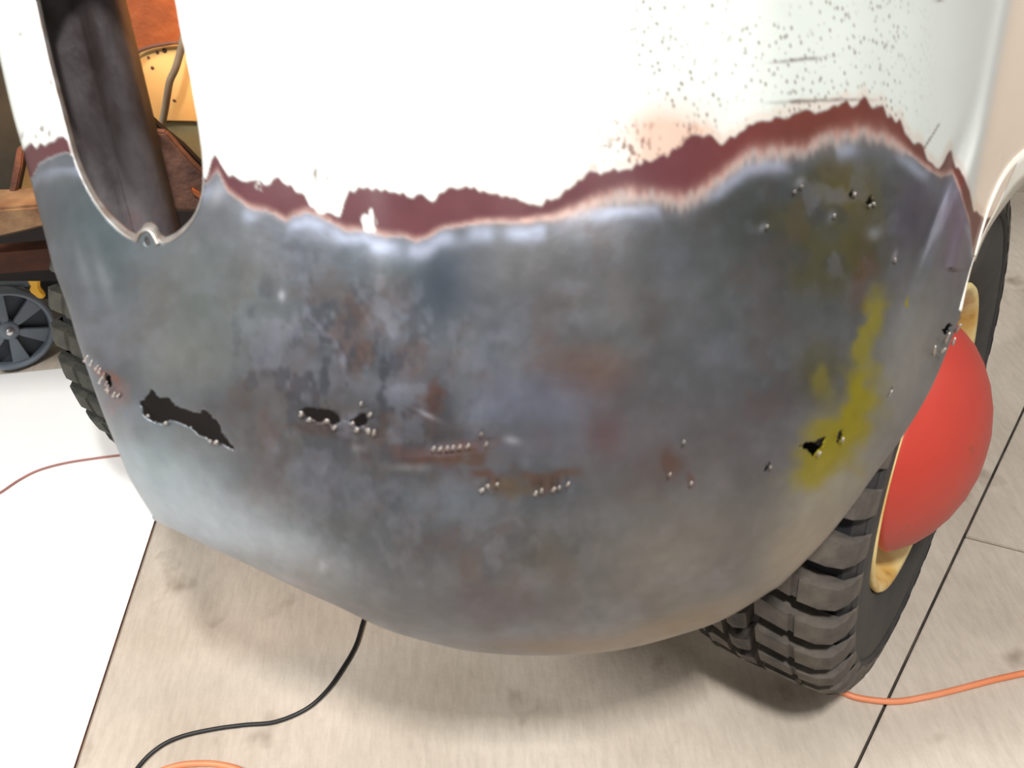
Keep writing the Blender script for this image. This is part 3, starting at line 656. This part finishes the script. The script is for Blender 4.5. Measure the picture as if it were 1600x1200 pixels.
pxpoly('bracket_tongue', [(296, 290), (312, 300), (322, 318), (300, 305)], 0.936, 0.004, M_RUSTP)
for x, y in [(233, 213)]:
    adopt(lathe('bracket_bolt', [(0.006, 0), (0.006, .005), (0, .006), (-.004, .006)], M_ROD, None, 12, Matrix.Translation(V(x, y, .935)) @ Matrix.Rotation(math.radians(-90), 4, 'Z')))
for i, (x, y, r_) in enumerate([(238, 106, .0022), (257, 79, .003), (246, 82, .002), (221, 144, .0024), (232, 90, .0018), (272, 157, .002)]):
    adopt(lathe('rust_blister', [(0.0012, 0), (0.001, r_ * .7), (0, r_)], M_RUSTD, None, 10, Matrix.Translation(V(x, y, 1.035)) @ Matrix.Rotation(math.radians(-90), 4, 'Z')))
# left of the fender: grille cavity
pxpoly('radiator_core', [(-300, -200), (60, -200), (60, 120), (34, 225), (14, 320), (-300, 330)], 1.16, 0.05, mat('dark_radiator', (30, 30, 24), (44, 42, 32), 20, 0.85), 'dark radiator core')
pxpoly('grille_cavity_panel', [(-300, 180), (120, 180), (120, 340), (-300, 350)], 1.24, 0.006, M_ICREAM)
pxpoly('cavity_brace', [(26, 232), (38, 228), (34, 262), (22, 318), (10, 318)], 1.14, 0.010, M_RUSTD)
pxpoly('cavity_rust_flake', [(28, 318), (30, 311), (39, 305), (48, 310), (58, 318)], 1.13, 0.01, M_RUSTD)
bm_ = pxpoly('front_crossmember', [(-300, 334), (0, 326), (110, 318), (110, 352), (66, 356), (0, 372), (-300, 384)], 1.09, 0.06, M_BEAM, 'tan rusty crossmember left of the fender', 0.004)
pxpoly('crossmember_lower_flange', [(-300, 430), (0, 393), (110, 384), (110, 420), (0, 428), (-300, 445)], 1.40, 0.03, M_BUTT, 'orange-brown lower flange')
pxpoly('engine_splash_shield', [(-400, 300), (400, 300), (400, 440), (-400, 440)], 1.50, 0.01, M_DARK)
pxpoly('hole_backing_sheet', [(150, 330), (700, 330), (700, 900), (420, 820), (230, 760), (185, 640)], 0.86, 0.006, M_DARK, None, 0, Ys=[.90, .86, .80, .80, .80, .84])  # dark sheet added behind the rust holes to make them near-black
# top plate out of view, added to block overhead light; firewall behind
yaw = -0.466; nx = Vector((math.cos(yaw), math.sin(yaw), 0)); ax_ = Vector((-nx.y, nx.x, 0))
def carpt(l, b, z): o_ = Vector((0.57, 0.80, 0)); q = o_ + nx * l + ax_ * b; return Vector((q.x, q.y, z))
o = prism('unseen_hood', [carpt(-1.35, -0.10, 1.17), carpt(-0.1, -0.10, 1.17), carpt(0.05, 1.2, 1.22), carpt(-1.45, 1.2, 1.22)], (0, 0, 0.012), M_LIP, None, 0.003); adopt(o)
o = prism('firewall', [carpt(-1.4, 1.1, 0.35), carpt(0.05, 1.1, 0.35), carpt(0.05, 1.1, 1.2), carpt(-1.4, 1.1, 1.2)], ax_ * 0.02, M_DARK, None); adopt(o)

# ---- wheels
def wheel(cx, cy, cz, yw, camber, sc_=1.0, wid=1.0, mirror=False):
    S = Matrix.Translation((cx, cy, cz)) @ Matrix.Rotation(yw, 4, 'Z') @ Matrix.Rotation(-camber, 4, 'Y') @ Matrix.Diagonal((wid, sc_, sc_, 1))
    if mirror: S = S @ Matrix.Rotation(math.pi, 4, 'Z')
    tp = [(-.030, .205), (-.008, .215), (.004, .245), (.008, .28), (.004, .315), (-.008, .328), (-.030, .334), (-.115, .337), (-.200, .334), (-.222, .328), (-.234, .315), (-.238, .28), (-.234, .245), (-.222, .215), (-.200, .205)]
    tire = lathe('tire', tp, M_RUB, None, 120, S, True, True); adopt(tire)
    tire.data.materials.append(M_GROOVE); Si = S.inverted()
    for p in tire.data.polygons:
        if (Si @ p.center).yz.length > .326: p.material_index = 1
    bm = bmesh.new()
    # raised sidewall rings
    ring_ = lathe('sidewall_ring', [(.006, .300), (.0105, .302), (.0105, .310), (.005, .313)], M_RUB, None, 120, S); ring_.parent = tire; ring_.matrix_parent_inverse = Matrix.Identity(4)
    NB = 38; pitch = 2 * math.pi / NB
    def block(prof, a0, a1, taper=0.0, seg=3, skew=None):
        # prof (x, r_top, r_base)
        vs = []; fs = []; n = len(prof)
        for j in range(seg + 1):
            t = j / seg
            for i, (x, rt, rb) in enumerate(prof):
                sk = (skew[i] if skew else 0)
                am = (a0 + a1) / 2 + sk; ha = (a1 - a0) / 2
                aa = am + ha * (2 * t - 1) * (0.93 if rt else 1)
                ab = am + ha * (2 * t - 1) * 1.06
                vs.append((x, rt * math.cos(aa), rt * math.sin(aa))); vs.append((x, rb * math.cos(ab), rb * math.sin(ab)))
        f = lambda j, i, k: (j * n + i) * 2 + k
        for j in range(seg):
            for i in range(n - 1):
                fs.append((f(j, i, 0), f(j + 1, i, 0), f(j + 1, i + 1, 0), f(j, i + 1, 0)))
            fs.append((f(j, 0, 0), f(j, 0, 1), f(j + 1, 0, 1), f(j + 1, 0, 0))); fs.append((f(j, n - 1, 0), f(j + 1, n - 1, 0), f(j + 1, n - 1, 1), f(j, n - 1, 1)))
        for i in range(n - 1):
            fs.append((f(0, i, 0), f(0, i + 1, 0), f(0, i + 1, 1), f(0, i, 1))); fs.append((f(seg, i, 0), f(seg, i, 1), f(seg, i + 1, 1), f(seg, i + 1, 0)))
        return vs, fs
    R = .360
    kinds = {
        'shoulder_lug': block([(-.106, R, .335), (-.060, R - .0005, .335), (-.058, R - .004, .335), (-.052, R - .004, .335), (-.050, R - .001, .335), (-.022, R - .003, .334), (-.004, R - .012, .332), (.006, R - .028, .318), (.0115, R - .050, .305)], -pitch * .275, pitch * .275, skew=[-.035, -.01, -.008, -.004, 0, .006, .012, .016, .018]),
        'inner_shoulder_lug': block([(-.2415, R - .050, .305), (-.236, R - .028, .318), (-.226, R - .012, .332), (-.208, R - .003, .342), (-.192, R - .001, .344)], -pitch * .28, pitch * .28),
        'center_block': block([(-.149, R, .338), (-.141, R, .338), (-.126, R, .338), (-.118, R, .338)], -pitch * .28, pitch * .28, skew=[0, .02, .0, -.02]),
        'inner_center_block': block([(-.187, R, .338), (-.179, R, .338), (-.166, R, .338), (-.158, R, .338)], -pitch * .28, pitch * .28, skew=[0, -.02, 0, .02]),
    }
    mes = {}
    for kn, (vs, fs) in kinds.items():
        b2 = bmesh.new(); me = bpy.data.meshes.new(kn); me.from_pydata(vs, [], fs); b2.from_mesh(me); bmesh.ops.recalc_face_normals(b2, faces=b2.faces)
        b2.to_mesh(me); b2.free(); me.materials.append(M_LUG2 if mirror else M_LUG); mes[kn] = me
    stuffv = []; stufff = []
    for k in range(NB):
        for kn, off in (('shoulder_lug', 0), ('inner_shoulder_lug', .5), ('center_block', .5), ('inner_center_block', 0)):
            a = (k + off) * pitch
            # facing the open front half of the wheel is what the photo can show
            Mx = S @ Matrix.Rotation(a, 4, 'X')
            wp = Mx @ Vector((-.1, R, 0)); rel = wp - Vector((cx, cy, cz)); front = rel.dot(-ax_)
            if mirror and not (front > -0.02 and kn in ('shoulder_lug', 'center_block')):
                base = len(stuffv); vs, fs = kinds[kn]; stuffv += [Mx @ Vector(q) for q in vs]; stufff += [tuple(i + base for i in f) for f in fs]; continue
            o = bpy.data.objects.new(kn, mes[kn]); COL.objects.link(o); o.parent = tire; o.matrix_local = Mx
    if stuffv:
        o = mesh_obj('rear_tread', stuffv, stufff, M_LUG2, tire); tag(o, kind='stuff')
    # rim: dished cream steel wheel
    rp_ = [(-.030, .206), (-.006, .212), (-.001, .209), (-.004, .200), (-.020, .194), (-.035, .188), (-.050, .178), (-.040, .160), (-.022, .140), (-.020, .09), (-.03, .05), (-.03, 0)]
    rim_ = lathe('steel_wheel', rp_, M_CREAM, None, 72, S); adopt(rim_)
    back = lathe('brake_drum', [(-.03, 0), (-.03, .14), (-.12, .145), (-.12, 0)], M_DARK, None, 48, S); adopt(back)
    hub = lathe('hubcap', [(-.022, .156), (-.012, .158), (-.006, .154), (.004, .148), (.021, .136), (.040, .116), (.057, .091), (.070, .063), (.078, .033), (.081, 0)], M_RED, None, 72, S); adopt(hub)
    tag(hub, 'red domed hubcap with brown chips')
    return tire
wheel(0.569, 0.790, 0.378, -0.69, 0.12, 1.045, 0.86)
c2 = Vector((0.57, 0.80, 0)) - nx * (1.272) + ax_ * 0.02
W2 = wheel(c2.x, c2.y, 0.368, -0.50, 0.04, 1.0, 0.95, True)
ax0 = Vector((0.57, 0.8, .36)) - nx * .12; ax1 = Vector((c2.x, c2.y, .366)) + nx * .12
adopt(tube('front_axle', [np.array(ax0 + nx * .02), np.array((ax0 + ax1) / 2), np.array(ax1 - nx * .02)], 0.03, M_DARK, None, 14, 6))

# ================================================================ LOOSE THINGS
# white board
bx1 = -0.7245
o = prism('hardboard_sheet', [(-2.3, 0.15, 0.006), (bx1, 0.15, 0.006), (bx1, 1.635, 0.006), (-2.3, 1.63, 0.006)], (0, 0, -0.0055), M_BOARD, None)
o.data.materials.append(M_BEDGE)
for p in o.data.polygons:
    if abs(p.normal.z) < 0.5: p.material_index = 1
tag(o, 'bright white sheet of board lying on the garage floor left of the fender', 'board')
# cables
def gp(pts, z): return [at_z(x, y, z) for x, y in pts]
o = tube('black_power_cable', gp([(585, 900), (576, 940), (566, 975), (555, 1010), (535, 1045), (510, 1080), (478, 1108), (430, 1128), (380, 1133), (330, 1140), (280, 1152), (245, 1170), (215, 1200), (185, 1250)], 0.0035), 0.0034, M_BLACK)
tag(o, 'thin black power cable curving over bare concrete below the fender', 'cable')
o = tube('orange_extension_cord', gp([(1290, 1062), (1318, 1082), (1350, 1092), (1400, 1096), (1450, 1088), (1500, 1076), (1550, 1063), (1600, 1052), (1700, 1032), (1800, 1010)], 0.005), 0.0048, M_ORANGE)
tag(o, 'orange extension cord running right from under the front tire across the floor joint', 'extension cord')
o = tube('orange_cord_loop', gp([(210, 1250), (240, 1212), (275, 1197), (310, 1193), (345, 1195), (380, 1206), (430, 1240)], 0.005), 0.0048, M_ORANGE)
tag(o, 'orange cord loop just showing at the bottom edge beside the black cable', 'cord')
o = tube('red_brown_wire', gp([(-80, 810), (-30, 787), (0, 770), (30, 750), (60, 735), (100, 724), (150, 716), (190, 711), (260, 704), (330, 700)], 0.0085), 0.0025, M_THIN)
tag(o, 'thin reddish wire lying across the white board', 'wire')

# lawn mower wheel group
mw = empty('lawn_mower', (-1.22, 1.74, 0.0))
tag(mw, 'lawn mower with grey spoked wheel and yellow bracket on the floor behind the white board', 'lawn mower')
wc = Vector(at_z(13, 515, 0.103)); Rw = wc.z
f_ = (Vector((0, 0, wc.z)) - wc); f_.z = 0; f_.normalize(); f_ = (f_ + Vector((0, 0, 0.14))).normalized()
q = Vector((1, 0, 0)).rotation_difference(f_); SM = Matrix.Translation(wc - Vector(mw.location)) @ q.to_matrix().to_4x4()
Rw -= 0.002
wl = lathe('wheel', [(-.02, Rw * .86), (.006, Rw * .86), (.014, Rw * .89), (.016, Rw * .94), (.008, Rw), (-.02, Rw), (-.028, Rw * .94)], M_MGREY, mw, 64, SM, True, True)
dk = lathe('wheel_disc', [(-.012, 0), (-.012, Rw * .87)], M_MDARK, mw, 48, SM)
for k in range(6):
    a = 2 * math.pi * k / 6 + 0.35
    pts = []
    for r_, h_ in ((.12, .10), (.30, .13), (.88, .27), (.88, -.27), (.30, -.13), (.12, -.10)):
        th_ = a + h_ / max(r_, .3) * .72
        pts.append(SM @ Vector((.002 + .008 * (1 - r_), Rw * r_ * math.cos(th_), Rw * r_ * math.sin(th_))))
    nv = (SM.to_3x3() @ Vector((-1, 0, 0))) * 0.012
    prism('spoke', pts, nv, M_MGREY, mw, 0.0015)
lathe('wheel_hub', [(.014, 0), (.014, Rw * .18), (.010, Rw * .22), (-.01, Rw * .24)], M_MGREY, mw, 32, SM)
lathe('axle_bolt', [(.024, 0), (.023, Rw * .07), (.018, Rw * .10), (.010, Rw * .105)], M_CHROME, mw, 24, SM)
def mpoly(name, pts, Y, dep, m, bevel=0.003):
    P = [V(x, y, Y) - Vector(mw.location) for x, y in pts]
    return prism(name, P, (0, dep, 0), m, mw, bevel)
mpoly('yellow_bracket', [(44, 428), (61, 427), (61, 450), (64, 456), (69, 460), (69, 467), (60, 468), (45, 456), (48, 446), (43, 444)], 1.70, 0.012, M_YEL)
mpoly('mower_deck', [(-260, 424), (60, 424), (110, 424), (110, 470), (60, 470), (40, 452), (0, 446), (-260, 446)], 1.80, 0.45, M_BLACK, 0.008)
mpoly('deck_trim', [(-200, 449), (0, 446), (45, 443), (47, 448), (0, 451), (-200, 456)], 1.74, 0.03, M_MGREY, 0.002)

# clearance report
def clearance():
    th = np.linspace(0, 2 * math.pi, 200); worst = 9
    n = np.array(nx); a = np.array(ax_)
    for off in np.linspace(0, -.236, 9):
        P = np.array([.57, .80, .36]) + n * off + .36 * (np.cos(th)[:, None] * a + np.sin(th)[:, None] * np.array([0, 0, 1]))
        Q = P - CAM; z = Q @ fwd; x = 800 + FPX * (Q @ RG) / z; y = 600 - FPX * (Q @ UP) / z
        for i in range(len(x)):
            bt = np.interp(x[i], Bc[:, 0], Bc[:, 1])
            if y[i] < bt and x[i] < 1500: worst = min(worst, P[i, 1] - float(surfY(x[i], y[i])))
    print('TIRE CLEARANCE', worst)
clearance()
